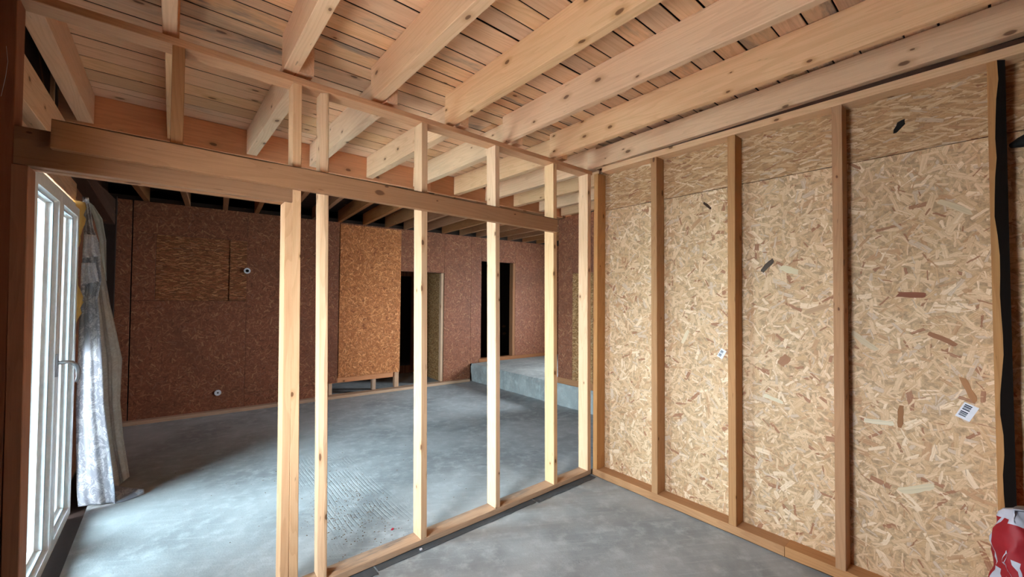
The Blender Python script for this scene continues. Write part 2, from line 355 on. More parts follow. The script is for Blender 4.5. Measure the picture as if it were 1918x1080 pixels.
def boxes(name, lst, mat, parent=None):
    V, F = [], []
    for (a, b) in lst:
        i = len(V)
        V += [(x, y, z) for x in (a[0], b[0]) for y in (a[1], b[1]) for z in (a[2], b[2])]
        F += [(i, i + 1, i + 3, i + 2), (i + 4, i + 6, i + 7, i + 5), (i, i + 4, i + 5, i + 1), (i + 2, i + 3, i + 7, i + 6), (i, i + 2, i + 6, i + 4), (i + 1, i + 5, i + 7, i + 3)]
    return mesh_obj(name, V, F, mat, parent)

ROT = {'x': Matrix.Identity(4), 'y': Matrix.Rotation(PI / 2, 4, 'Z'), 'z': Matrix.Rotation(-PI / 2, 4, 'Y')}
CORN = ((1, 1), (-1, 1), (-1, -1), (1, -1))
def beam(name, parent, mat, lo, hi, axis, wane=None, cham=0.0025, tilt=None, bow=0.002, bark=None, edge=None):
    """A sawn board from corner lo to corner hi; local X runs along it. wane = {corner: depth} gives a ragged natural edge,
    tilt = (axis letter, radians) leans it about its middle."""
    lo, hi = Vector(lo), Vector(hi); c = (lo + hi) / 2; s = hi - lo
    ax = 'xyz'.index(axis); ca, cb = [i for i in range(3) if i != ax]
    L, A, B = s[ax], s[ca], s[cb]
    n = 2 if not wane else max(8, int(L / 0.09))
    if not wane and bow > 0 and L > 1.0: n = 7
    ph = [random.uniform(0, 6.28) for _ in range(6)]
    V, F, mi = [], [], []
    for k in range(n):
        f = k / (n - 1); t = (f - 0.5) * L
        du = bow * math.sin(PI * f) * math.sin(ph[0]); dv = bow * math.sin(PI * f) * math.cos(ph[0])
        pts = []
        for ci, (sa, sb) in enumerate(CORN):
            ch = cham
            if wane and (sa, sb) in wane:
                w = wane[(sa, sb)]
                ch = max(cham, w * (0.74 + 0.14 * math.sin(5.1 * t + ph[1]) + 0.10 * math.sin(13.7 * t + ph[2]) + random.uniform(-0.07, 0.07)))
            ch = min(ch, A * 0.9, B * 0.9)
            p1 = (sa * A / 2, sb * (B / 2 - ch)); p2 = (sa * (A / 2 - ch), sb * B / 2)
            if sa * sb < 0: p1, p2 = p2, p1
            pts += [p1, p2]
        for (u, v) in pts:
            u += du; v += dv
            V.append({'x': (t, u, v), 'y': (t, -u, v), 'z': (t, v, -u)}[axis])
    for k in range(n - 1):
        for j in range(8):
            a, b = k * 8 + j, k * 8 + (j + 1) % 8
            F.append((a, b, b + 8, a + 8))
            mi.append(1 if (wane and j % 2 == 0 and CORN[j // 2] in wane) or (edge and j in (3, 7)) else 0)
    F.append(tuple(range(7, -1, -1))); mi.append(0)
    F.append(tuple(range((n - 1) * 8, n * 8))); mi.append(0)
    o = mesh_obj(name, V, F, [mat, edge or bark or M_BARK] if (wane or edge) else mat, parent, mi)
    T = Matrix.Rotation(tilt[1], 4, tilt[0].upper()) if tilt else Matrix.Identity(4)
    o.matrix_basis = Matrix.Translation(c) @ T @ ROT[axis]
    return o

def sheet(name, parent, mat, u, w, origin, lu, lw, th, cham=0.0015):
    """A thin board; local XY is its face. u and w are unit vectors along its sides, it is th thick along u x w, face outwards."""
    u, w = Vector(u), Vector(w); nrm = u.cross(w)
    a, b, c = lu / 2, lw / 2, th / 2
    V = [(-a + cham, -b + cham, c), (a - cham, -b + cham, c), (a - cham, b - cham, c), (-a + cham, b - cham, c),
         (-a, -b, c - cham), (a, -b, c - cham), (a, b, c - cham), (-a, b, c - cham), (-a, -b, -c), (a, -b, -c), (a, b, -c), (-a, b, -c)]
    F = [(0, 1, 2, 3), (11, 10, 9, 8)]
    for i in range(4):
        j = (i + 1) % 4
        F += [(i, i + 4, j + 4, j), (i + 4, i + 8, j + 8, j + 4)]
    o = mesh_obj(name, V, F, mat, parent)
    ctr = Vector(origin) + u * a + w * b - nrm * c
    o.matrix_basis = Matrix(((u[0], w[0], nrm[0], ctr[0]), (u[1], w[1], nrm[1], ctr[1]), (u[2], w[2], nrm[2], ctr[2]), (0, 0, 0, 1)))
    return o

def tube(name, pts, r, mat, parent=None, seg=10):
    pts = [Vector(p) for p in pts]; V, F = [], []
    for i, p in enumerate(pts):
        d = (pts[min(i + 1, len(pts) - 1)] - pts[max(i - 1, 0)]).normalized()
        a = d.cross(Vector((0.3, 0.2, 1))).normalized(); b = d.cross(a)
        rr = r[i] if isinstance(r, (list, tuple)) else r
        V += [p + a * rr * math.cos(2 * PI * k / seg) + b * rr * math.sin(2 * PI * k / seg) for k in range(seg)]
    for i in range(len(pts) - 1):
        for k in range(seg):
            F.append((i * seg + k, i * seg + (k + 1) % seg, (i + 1) * seg + (k + 1) % seg, (i + 1) * seg + k))
    F.append(tuple(range(seg - 1, -1, -1))); F.append(tuple(range((len(pts) - 1) * seg, len(pts) * seg)))
    return mesh_obj(name, V, F, mat, parent, smooth=True)

# ------------------------------------------------------------------ the setting: ground, floor, outer shell
gd = boxes('ground', [((-60, -60, -0.40), (60, 60, -0.20))], M_GROUND); gd['kind'] = 'structure'
fl = boxes('floor', [((-0.47, -2.5, -0.20), (7.2, 9.0, 0.0))], M_FLOOR); fl['kind'] = 'structure'
tr = boxes('trim_1', [((-0.80, -2.5, -0.20), (-0.47, 9.0, -0.035))], M_SOOT); tr['kind'] = 'structure'     # dark gap along the outer wall

# concrete platform in the far corner, with a rough cast front edge
V, F = [], []
ny, nz = 60, 7
for i in range(ny + 1):
    y = 2.75 + 3.98 * i / ny
    for k in range(nz + 1):
        z = 0.335 * k / nz
        x = 4.63 - 0.014 * (y - 4.4) + 0.012 * math.sin(9 * y + 3 * z * 5) * math.sin(23 * y) + random.uniform(-0.004, 0.004) + (0.012 if k == nz else 0)
        V.append((x, y, z - (0.004 * random.random() if k == nz else 0)))
for i in range(ny):
    for k in range(nz):
        a = i * (nz + 1) + k
        F.append((a, a + nz + 1, a + nz + 2, a + 1))
b0 = len(V)
for i in range(ny + 1): V.append((7.15, 2.75 + 3.98 * i / ny, 0.337))
for i in range(ny):
    F.append((i * (nz + 1) + nz, (i + 1) * (nz + 1) + nz, b0 + i + 1, b0 + i))
pf = mesh_obj('platform', V, F, M_STEP); pf['kind'] = 'structure'

# outer shell, left wall with two openings
DY = (3.08, 4.52, -0.03, 2.36)
wl_ = struct('wall_left')
def holes(x0, x1):
    ys = [-2.6, W1[0], W1[1], DY[0], DY[1], 9.0]
    return [((x0, ys[0], -0.2), (x1, ys[1], 3.2)), ((x0, ys[1], -0.2), (x1, ys[2], W1[2])), ((x0, ys[1], W1[3]), (x1, ys[2], 3.2)),
            ((x0, ys[2], -0.2), (x1, ys[3], 3.2)), ((x0, ys[3], -0.2), (x1, ys[4], DY[2])), ((x0, ys[3], DY[3]), (x1, ys[4], 3.2)), ((x0, ys[4], -0.2), (x1, ys[5], 3.2))]
boxes('outer_sheathing', holes(-0.80, -0.66), M_DARKW, wl_)
rear = boxes('wall_rear', [((-0.8, -2.6, -0.2), (3.3, -2.45, 3.2))], M_DARKW); rear['kind'] = 'structure'
shell = boxes('wall_outer', [((7.2, -2.6, -0.2), (7.35, W2[0], 3.2)), ((7.2, W2[1], -0.2), (7.35, 9.0, 3.2)), ((7.2, W2[0], -0.2), (7.35, W2[1], W2[2])), ((7.2, W2[0], W2[3]), (7.35, W2[1], 3.2)), ((-0.8, 9.0, -0.2), (7.35, 9.15, 3.2)), ((3.3, -2.6, -0.2), (7.35, -2.45, 3.2))], M_SOOT); shell['kind'] = 'structure'

# ------------------------------------------------------------------ ceiling: deck, planks, joists
ce = struct('ceiling')
boxes('roof_deck', [((-0.85, -2.65, 3.17), (7.4, 9.2, 3.26))], M_SOOT, ce)
seam2 = [3.445, 3.595, 3.785, 3.975, 4.085, 4.27]
seam1 = [2.33, 2.42, 2.58, 2.72, 2.91, 3.05, 3.20, 3.33]
ys = []
y = -2.4
while y < 0.9: ys.append(y); y += random.uniform(0.11, 0.19)
ys += [0.93, 1.06, 1.20, 1.34, 1.50, 1.62, 1.74, 1.90, 2.06, 2.19] + seam1 + seam2
for i in range(len(ys) - 1):
    a, b = ys[i], ys[i + 1]; g = random.choice((0.003, 0.004, 0.005, 0.007))
    z = 3.12 + random.uniform(0, 0.003)
    if b <= 2.6:
        parts = [(-0.64, 3.30)] if random.random() < 0.4 else None
        cut = random.choice((0.48, 0.98, 1.525, 2.05))
        parts = parts or [(-0.64, cut - 0.001), (cut + 0.001, 3.30)]
    else: parts = [(-0.64, 2.05), (2.053, 4.75)] if i % 2 else [(-0.64, 4.75)]
    for (x0, x1) in parts:
        beam('plank', ce, M_PLANK, (x0, a + g, z), (x1, b - g, z + 0.022), 'x', cham=0.003, bow=0.0, edge=M_SOOT)
# joists that run through both rooms over the partition (bottom 2.90, top 3.12)
JX = [(-0.56, 0.062), (-0.058, 0.055), (0.447, 0.072), (0.948, 0.067), (1.490, 0.070), (2.022, 0.068), (2.560, 0.068), (3.082, 0.060)]
for i, (x, w) in enumerate(JX):
    wn_ = {4: {(1, -1): 0.012}, 5: {(1, -1): 0.035}, 6: {(1, -1): 0.030}}.get(i)
    dz = 0.043 if i == 7 else 0.0       # the joist beside the right wall sits higher and runs out of level
    beam('joist', ce, M_JOIST, (x, -2.42, 2.900 + dz), (x + w, 2.55, 3.118), 'y', wane=wn_, bow=0.003, tilt=('X', -0.016) if i == 7 else None)
J2 = [(-0.545, 0.085), (-0.05, 0.055), (0.500, 0.078), (1.010, 0.070), (1.56, 0.070), (2.09, 0.070), (2.63, 0.068), (3.10, 0.065), (3.58, 0.07), (4.06, 0.07), (4.52, 0.07)]
for i, (x, w) in enumerate(J2):
    beam('joist', ce, M_JOIST, (x, 2.48, 2.902), (x + w, 4.235, 3.117), 'y', bow=0.002, tilt=('Z', 0.02 if 1 < i else 0.0))
beam('rim_board', ce, M_RIM, (-0.64, 4.245, 2.885), (2.30, 4.285, 3.119), 'x')
beam('rim_board', ce, M_RIM, (2.302, 4.245, 2.885), (4.75, 4.285, 3.119), 'x')

# ------------------------------------------------------------------ right wall: OSB on studs
wr = struct('wall_right')
YB = (0, -1, 0); ZB = (0, 0, 1)
def rsheet(y1, y0, z0, z1, mat): return sheet('strand_board', wr, mat, YB, ZB, (3.18, y1, z0), y1 - y0, z1 - z0, 0.018)
for (y1, y0) in ((2.47, 1.214), (1.211, -0.036), (-0.039, -1.28), (-1.283, -2.44)):
    rsheet(y1, y0, 0.0, 2.497 + random.uniform(-0.001, 0.001), M_OSB)
    rsheet(y1, y0, 2.501, 2.90, M_OSB_H)
beam('sole_plate', wr, M_STUD_B, (3.06, 0.9, 0.0), (3.178, 2.455, 0.068), 'y', wane={(-1, -1): 0.012})
beam('sole_plate', wr, M_STUD_B, (3.06, -2.4, 0.0), (3.178, 0.897, 0.072), 'y', wane={(-1, -1): 0.015})
beam('top_plate', wr, M_STUD, (3.06, -2.4, 2.836), (3.178, 2.36, 2.884), 'y')
beam('stud', wr, M_STUD_B, (3.06, 2.405, 0.07), (3.178, 2.452, 2.834), 'z')
beam('stud', wr, M_STUD_B, (3.06, 1.797, 0.07), (3.178, 1.850, 2.834), 'z', tilt=('X', -0.004))
beam('stud', wr, M_STUD_B, (3.06, 1.190, 0.07), (3.178, 1.242, 2.834), 'z')
beam('stud', wr, M_STUD_B, (3.06, 0.587, 0.07), (3.178, 0.637, 2.834), 'z')
beam('stud', wr, M_STUD_B, (3.06, -0.045, 0.07), (3.178, 0.013, 2.834), 'z', wane={(-1, -1): 0.046}, bark=M_BARK_D, tilt=('X', -0.006))
beam('stud', wr, M_STUD_B, (3.06, -0.66, 0.07), (3.178, -0.61, 2.834), 'z')
beam('stud', wr, M_STUD_B, (3.06, -1.28, 0.07), (3.178, -1.23, 2.834), 'z')
beam('blocking', wr, M_DARKW, (3.13, -2.4, 2.886), (3.178, 2.36, 2.935), 'y')
# loose, singly visible strands on the boards: (y, z, length, width, angle, colour)
for (yy, zz, L, Wd, an, c) in ((1.028, 1.892, .13, .035, 0.85, (84, 74, 66)), (0.314, 1.692, .125, .036, -0.05, (142, 92, 72)), (1.44, 2.384, .08, .02, -0.8, (72, 48, 30)),
                               (0.10, 1.20, .14, .03, -1.2, (176, 128, 90)), (0.45, 0.95, .15, .03, 0.1, (226, 212, 184)), (1.00, 0.98, .13, .03, -0.25, (232, 218, 190)),
                               (0.52, 1.42, .16, .035, -0.7, (214, 196, 166)), (0.20, 1.46, .13, .03, -0.5, (158, 112, 84)), (0.90, 1.86, .12, .045, -0.4, (224, 208, 172)),
                               (0.30, 0.62, .16, .04, 0.5, (222, 204, 170)), (0.93, 1.25, .09, .06, 0.9, (174, 128, 98)), (0.36, 1.0, .13, .028, 1.5, (152, 108, 76)),
                               (1.62, 1.35, .14, .03, 1.1, (226, 208, 176)), (0.14, 2.16, .16, .03, -0.6, (218, 196, 158)), (0.75, 1.6, .15, .035, 0.35, (196, 160, 124))):
    k = 14; V = []
    for i in range(k):
        t = 2 * PI * (i + 0.5) / k
        V.append((0.5 * L * (abs(math.cos(t)) ** 0.8) * (1 if math.cos(t) > 0 else -1) * random.uniform(0.75, 1.1), 0.5 * Wd * (abs(math.sin(t)) ** 0.3) * (1 if math.sin(t) > 0 else -1) * random.uniform(0.7, 1.1), 0.0))
    V2 = V + [(x, y_, 0.0012) for x, y_, _ in V]
    F = [tuple(range(k, 2 * k))] + [(i, (i + 1) % k, k + (i + 1) % k, k + i) for i in range(k)]
    nm = 'strand_%d_%d_%d' % c
    mm = bpy.data.materials.get(nm) or wood(nm, lin(*c), lin(*[int(v * 0.8) for v in c]), knots=0.0, vary=0.05)
    o = mesh_obj('strand', V2, F, mm, wr)
    o.matrix_basis = Matrix(((0, 0, -1, 3.1798), (-1, 0, 0, yy), (0, 1, 0, zz), (0, 0, 0, 1))) @ Matrix.Rotation(an, 4, 'Z')
# closing panel behind the near room's right wall, towards the far room
wf = struct('wall_front')
sheet('strand_board', wf, M_OSB_OLD, (-1, 0, 0), ZB, (4.75, 2.52, 0.0), 1.53, 3.1, 0.018)

# ------------------------------------------------------------------ far wall: aged OSB, boarded window, opening, doorway
ANG = math.atan2(-0.353, 4.913)
wb = struct('wall_back', (-0.383, 7.029, 0), ANG)
def bsheet(s0, s1, z0, z1, mat, off=0.10, th=0.016): return sheet('strand_board', wb, mat, (1, 0, 0), ZB, (s0, off, z0), s1 - s0, z1 - z0, th)
G = 0.003
bsheet(-0.25, -0.03, 0.0, 2.87, M_OSB_OLD)
bsheet(-0.018, 1.217, 0.0, 1.573, M_OSB_OLD)
bsheet(-0.018, 0.207, 1.577, 2.45, M_OSB_OLD)
bsheet(0.211, 1.008, 1.577, 2.276, M_OSB_OLD_H, off=0.108)
bsheet(0.211, 1.008, 2.279, 2.45, M_OSB_OLD_H, off=0.105)
bsheet(1.012, 1.217, 1.577, 2.45, M_OSB_OLD_H)
bsheet(-0.018, 1.217, 2.453, 2.87, M_OSB_OLD)
bsheet(1.220, 2.497, 0.24, 2.87, M_OSB_OLD)
bsheet(1.220, 2.28, 0.0, 0.237, M_OSB_OLD)
bsheet(2.50, 4.397, 2.113, 2.87, M_OSB_OLD)
bsheet(4.40, 4.985, 0.04, 2.87, M_OSB_OLD)
bsheet(4.989, 5.23, 0.33, 2.87, M_OSB_OLD)
bsheet(5.234, 6.087, 2.393, 2.87, M_OSB_OLD)
bsheet(6.09, 7.5, 0.33, 2.87, M_OSB_OLD)
# tan sheet hung over half of the opening, the rail and the studs under it
bsheet(2.50, 3.535, 0.318, 2.845, M_OSB_TAN, off=0.092, th=0.015)
beam('rail', wb, M_RIM, (2.365, 0.10, 0.235), (3.42, 0.15, 0.315), 'x')
beam('stud', wb, M_DUSTY, (2.36, 0.118, 0.05), (2.415, 0.2, 2.11), 'z')
beam('stud', wb, M_DUSTY, (3.06, 0.118, 0.05), (3.125, 0.2, 0.32), 'z')
beam('stud', wb, M_DUSTY, (3.455, 0.118, 0.05), (3.53, 0.2, 2.11), 'z')
beam('stud', wb, M_DUSTY, (4.345, 0.118, 0.05), (4.40, 0.2, 2.11), 'z')
beam('header', wb, M_DARKW, (2.36, 0.118, 2.112), (4.40, 0.2, 2.2), 'x')
beam('sole_plate', wb, M_DUSTY, (-0.16, 0.0, 0.0), (2.30, 0.098, 0.048), 'x')
beam('sole_plate', wb, M_DUSTY, (2.302, 0.0, 0.0), (4.93, 0.16, 0.045), 'x')
# doorway over the platform
beam('door_jamb', wb, M_OLDJ, (6.022, 0.10, 0.41), (6.088, 0.22, 2.39), 'z')
beam('door_jamb', wb, M_OLDJ, (5.19, 0.12, 0.41), (5.232, 0.22, 2.39), 'z')
beam('threshold', wb, M_OLDJ, (5.19, 0.09, 0.337), (7.0, 0.22, 0.408), 'x')
beam('plate', wb, M_SOOT, (-0.3, 0.12, 2.872), (7.4, 0.22, 2.93), 'x')
# corridor behind the opening
boxes('corridor_wall', [((1.2, 1.55, 0.0), (4.02, 1.6, 2.5)), ((4.02, 1.55, 2.1), (4.33, 1.6, 2.5)), ((4.33, 1.55, 0.0), (4.6, 1.6, 2.5)), ((4.02, 1.55, 0.0), (4.33, 1.6, 0.16)),
                        ((1.2, 0.22, 0.0), (1.25, 1.55, 2.5)), ((1.2, 0.22, 2.45), (4.6, 1.55, 2.5))], M_OSB_OLD, wb)
sheet('strand_board', wb, M_OSB_PALE, (0, -1, 0), ZB, (4.44, 1.54, 0.0), 1.32, 2.44, 0.016)
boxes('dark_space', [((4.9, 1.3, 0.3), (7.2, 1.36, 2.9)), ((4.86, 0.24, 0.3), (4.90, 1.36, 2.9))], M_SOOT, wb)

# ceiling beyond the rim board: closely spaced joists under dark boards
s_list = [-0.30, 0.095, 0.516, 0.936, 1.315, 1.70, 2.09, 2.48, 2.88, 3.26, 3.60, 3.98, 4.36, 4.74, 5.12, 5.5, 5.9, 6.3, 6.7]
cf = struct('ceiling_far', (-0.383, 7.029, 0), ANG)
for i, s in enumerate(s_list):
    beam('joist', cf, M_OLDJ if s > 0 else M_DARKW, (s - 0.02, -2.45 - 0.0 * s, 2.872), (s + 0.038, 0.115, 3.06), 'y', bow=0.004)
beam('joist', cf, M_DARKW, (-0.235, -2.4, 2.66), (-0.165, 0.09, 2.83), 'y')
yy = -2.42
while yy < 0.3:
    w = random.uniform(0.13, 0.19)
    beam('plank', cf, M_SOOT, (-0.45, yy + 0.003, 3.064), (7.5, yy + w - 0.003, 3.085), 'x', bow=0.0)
    yy += w
# right wall of the far room, standing on the platform
we = struct('wall_far_right')
def esheet(y1, y0, z0, z1, mat, x=4.63): return sheet('strand_board', we, mat, YB, ZB, (x, y1, z0), y1 - y0, z1 - z0, 0.016)
esheet(4.40, 4.111, 0.43, 2.9, M_OSB_OLD); esheet(4.108, 3.72, 0.43, 2.025, M_OSB_PALE); esheet(4.108, 3.72, 2.028, 2.9, M_OSB_OLD); esheet(3.717, 2.53, 0.43, 2.9, M_OSB_OLD)
beam('sole_plate', we, M_BROWN, (4.636, 2.53, 0.338), (4.74, 4.42, 0.428), 'y')
beam('stud', we, M_DARKW, (4.648, 4.35, 0.43), (4.74, 4.42, 2.9), 'z')
boxes('back_panel', [((4.66, 2.60, 0.34), (7.2, 2.66, 3.0))], M_SOOT, we)

# ------------------------------------------------------------------ left wall of the far room, seen through the doorway
beam('top_beam', wl_, M_STUD, (-0.655, 2.62, 2.60), (-0.57, 4.15, 2.82), 'y')
beam('head_board', wl_, M_DUSTY, (-0.655, 3.0, 2.375), (-0.585, 4.62, 2.52), 'y')
beam('stick', wl_, M_STUD, (-0.62, 3.86, 2.825), (-0.60, 3.885, 3.11), 'z')
beam('stud', wl_, M_DARKW, (-0.655, 4.56, 0.0), (-0.58, 4.62, 2.37), 'z')
beam('rail', wl_, M_DARKW, (-0.655, 4.66, 2.56), (-0.55, 6.98, 2.70), 'y', tilt=('X', -0.04))
beam('stud', wl_, M_DARKW, (-0.655, 5.6, 0.0), (-0.60, 5.66, 2.5), 'z')
beam('stud', wl_, M_SOOT, (-0.655, 6.98, 0.0), (-0.54, 7.06, 2.87), 'z')
sheet('strand_board', wl_, M_OSB_OLD, (0, -1, 0), ZB, (-0.657, 7.08, 0.0), 2.5, 2.87, 0.002)

sheet('shade_board', wl_, M_DARKW, (0, -1, 0), ZB, (-0.552, 2.46, 0.0), 2.46 - W1[1], 2.95, 0.015)  # unseen boards added round the opening to keep its light off the partition posts
sheet('shade_board', wl_, M_DARKW, (0, -1, 0), ZB, (-0.552, W1[0], 0.0), W1[0] + 2.4, 2.95, 0.015)
sheet('shade_board', wl_, M_DARKW, (0, -1, 0), ZB, (-0.552, W1[1] - 0.002, 0.0), W1[1] - W1[0] - 0.004, W1[2], 0.015)
sheet('shade_board', wl_, M_DARKW, (0, -1, 0), ZB, (-0.552, W1[1] - 0.002, W1[3]), W1[1] - W1[0] - 0.004, 2.95 - W1[3], 0.015)

# tall glazed door in the left wall
dr = struct('door_1')
def ring(name, y0, y1, z0, z1, w, x0, x1, mat, parent, step=0.012):
    """four-sided plastic frame with a stepped inner edge"""
    L = [((x0, y0, z0), (x1, y0 + w, z1)), ((x0, y1 - w, z0), (x1, y1, z1)), ((x0, y0 + w, z0), (x1, y1 - w, z0 + w)), ((x0, y0 + w, z1 - w), (x1, y1 - w, z1))]
    q = w + 0.014
    x1b = x1 - step
    L += [((x0, y0 + w, z0 + w), (x1b, y0 + q, z1 - w)), ((x0, y1 - q, z0 + w), (x1b, y1 - w, z1 - w)), ((x0, y0 + q, z0 + w), (x1b, y1 - q, z0 + q)), ((x0, y0 + q, z1 - q), (x1b, y1 - q, z1 - w))]
    q2 = q + 0.012; x1c = x1 - 2.2 * step
    L += [((x0, y0 + q, z0 + q), (x1c, y0 + q2, z1 - q)), ((x0, y1 - q2, z0 + q), (x1c, y1 - q, z1 - q)), ((x0, y0 + q2, z0 + q), (x1c, y1 - q2, z0 + q2)), ((x0, y0 + q2, z1 - q2), (x1c, y1 - q2, z1 - q))]
    o = boxes(name, L, mat, parent)
    e = 0.0025
    Gk = [((x1b, y0 + q - e, z0 + q), (x1b + 0.003, y0 + q, z1 - q)), ((x1b, y1 - q, z0 + q), (x1b + 0.003, y1 - q + e, z1 - q)), ((x1b, y0 + q, z0 + q - e), (x1b + 0.003, y1 - q, z0 + q)), ((x1b, y0 + q, z1 - q), (x1b + 0.003, y1 - q, z1 - q + e))]
    boxes('gasket', Gk, M_DPC, o)
    return o
ring('frame', 3.10, 4.50, -0.02, 2.345, 0.045, -0.64, -0.572, M_PVC, dr)
for (a, b) in ((3.148, 3.815), (3.820, 4.452)):
    s = ring('sash', a, b, 0.028, 2.297, 0.062, -0.632, -0.545, M_PVC, dr, 0.026)
    boxes('pane', [((-0.622, a + 0.08, 0.11), (-0.616, b - 0.08, 2.215))], M_GLASS, s)
    if a < 3.5:
        h = boxes('handle_plate', [((-0.545, 3.765, 1.14), (-0.535, 3.795, 1.28))], M_METAL, s)
        tube('handle', [(-0.537, 3.78, 1.225), (-0.500, 3.785, 1.228), (-0.478, 3.80, 1.222), (-0.462, 3.825, 1.20), (-0.455, 3.845, 1.165), (-0.455, 3.855, 1.12), (-0.462, 3.85, 1.085)], [0.012, 0.011, 0.011, 0.012, 0.012, 0.011, 0.009], M_METAL, s)
# open window hole beside the camera: a bare timber frame
w1 = struct('window_1')
for (lo, hi, ax) in (((-0.80, W1[0], W1[2]), (-0.66, W1[0] + 0.05, W1[3]), 'z'), ((-0.80, W1[1] - 0.05, W1[2]), (-0.66, W1[1], W1[3]), 'z'), ((-0.80, W1[0] + 0.05, W1[3] - 0.05), (-0.66, W1[1] - 0.05, W1[3]), 'y')):
    beam('frame', w1, M_STUD, lo, hi, ax)
# mineral wool squeezed between door frame and stud
V, F = [], []
n = 26
for i in range(n + 1):
    z = 1.25 + 1.12 * i / n
    for k in range(6):
        t = k / 5
        V.append((-0.60 + 0.055 * math.sin(PI * t) * (0.7 + 0.5 * random.random()) + (0.02 * math.sin(9 * z)), 4.50 + 0.075 * t + random.uniform(-0.006, 0.006), z))
for i in range(n):
    for k in range(5):
        a = i * 6 + k; F.append((a, a + 1, a + 7, a + 6))
ins = mesh_obj('mineral_wool', V, F, M_WOOL, smooth=True); ins['kind'] = 'stuff'; ins['label'] = 'yellow mineral wool stuffed between the glazed door and the curtain'

# ------------------------------------------------------------------ the timber stud partition with its doorway
pa = thing('stud_partition', 'open timber stud partition with a doorway, standing between the two rooms', 'partition', (0, 0, 0))
YF, YK = 2.47, 2.582
beam('sole_plate', pa, M_DUSTY, (0.46, YF, 0.001), (3.055, YK, 0.050), 'x', wane={(1, -1): 0.012, (-1, -1): 0.014})
beam('top_plate', pa, M_PLATE, (-0.487, YF, 2.832), (3.055, YK, 2.868), 'x')
def stud(x0, x1, z0, z1, xt=None, **kw):
    """x0..x1 at its foot; xt = left edge at its head"""
    d = 0 if xt is None else (xt - x0)
    ang = math.atan2(d, z1 - z0)
    return beam('stud', pa, kw.pop('mat', M_STUD), (x0 + d / 2, YF + kw.get('dy', 0), z0), (x1 + d / 2, YK + kw.pop('dy', 0), z1), 'z', tilt=('Y', ang) if d else None, **kw)
beam('king_stud', pa, M_KING, (-0.540, YF, 0.0), (-0.488, YK, 2.868), 'z')
beam('trimmer_stud', pa, M_TRIM, (-0.486, YF, 0.0), (-0.440, YK, 2.166), 'z', tilt=('Y', -0.006))
stud(0.474, 0.516, 0.051, 2.166, 0.460)
stud(0.518, 0.562, 0.051, 2.830, 0.490)
stud(0.672, 0.712, 0.051, 2.830, 0.636, wane={(-1, -1): 0.030, (1, -1): 0.004}, bark=M_STUD)
stud(1.300, 1.344, 0.051, 2.830, 1.266)
stud(1.926, 1.968, 0.051, 2.830, 1.888)
stud(2.558, 2.602, 0.051, 2.830, 2.526)
stud(3.006, 3.054, 0.051, 2.830, 2.990)
beam('cripple_stud', pa, M_HEADER, (-0.020, YF, 2.322), (0.028, YK, 2.830), 'z')
beam('lintel', pa, M_BROWN, (-0.486, YF, 2.168), (0.507, YF + 0.050, 2.320), 'x')
beam('lintel', pa, M_HEADER, (-0.486, YF + 0.058, 2.168), (0.507, YK, 2.320), 'x')
beam('header_board', pa, M_HEADER, (-0.383, YF - 0.046, 2.232), (2.535, YF - 0.001, 2.350), 'x', tilt=('Y', 0.0075), wane={(-1, 1): 0.010})

# dark felt strips peeping out under the partition's sole plate
for i, (x0, x1, y0) in enumerate(((0.30, 0.98, 2.40), (0.99, 2.30, 2.415), (2.31, 3.04, 2.40))):
    n = 24; V, F = [], []
    for k in range(n + 1):
        x = x0 + (x1 - x0) * k / n
        V += [(x, y0 + random.uniform(-0.006, 0.006) + 0.02 * (i == 0) * math.sin(4 * x), 0.002 + 0.006 * random.random()), (x, 2.52, 0.0008), (x, y0 + 0.004, 0.0005)]
    for k in range(n):
        a = 3 * k; F += [(a, a + 3, a + 4, a + 1), (a, a + 2, a + 5, a + 3)]
    o = mesh_obj('felt_strip', V, F, M_DPC)
    tag(o, ['dark felt strip under the sole plate, the piece nearest the doorway jamb', 'long dark felt strip under the sole plate, middle piece of three', 'dark felt strip under the sole plate, the piece ending in the room corner'][i], 'felt strip', 'felt strips under the sole plate')

# ------------------------------------------------------------------ curtain
R_MAIN = [((-0.554, 4.624, 2.424), (-0.517, 4.608, 2.419)), ((-0.542, 4.619, 2.290), (-0.481, 4.591, 2.167)), ((-0.538, 4.617, 2.121), (-0.447, 4.576, 2.062)), ((-0.543, 4.619, 1.784), (-0.428, 4.568, 1.766)), ((-0.545, 4.620, 1.616), (-0.447, 4.576, 1.617)), ((-0.548, 4.621, 1.449), (-0.430, 4.569, 1.448)), ((-0.550, 4.622, 1.157), (-0.408, 4.559, 1.152)), ((-0.551, 4.623, 0.784), (-0.387, 4.549, 0.772)), ((-0.542, 4.619, 0.411), (-0.341, 4.529, 0.390)), ((-0.533, 4.615, 0.143), (-0.310, 4.515, 0.114)), ((-0.520, 4.609, 0.006), (-0.304, 4.512, 0.006))]
R_SHEER = [((-0.513, 4.763, 2.009), (-0.467, 4.778, 2.080)), ((-0.497, 4.768, 1.791), (-0.417, 4.794, 1.750)), ((-0.481, 4.773, 1.615), (-0.392, 4.802, 1.570)), ((-0.466, 4.778, 1.439), (-0.363, 4.811, 1.412)), ((-0.441, 4.786, 1.128), (-0.312, 4.827, 1.103)), ((-0.414, 4.794, 0.726), (-0.317, 4.825, 0.749)), ((-0.389, 4.802, 0.409), (-0.291, 4.833, 0.424)), ((-0.367, 4.809, 0.224), (-0.264, 4.842, 0.210)), ((-0.337, 4.819, 0.011), (-0.248, 4.847, 0.076))]
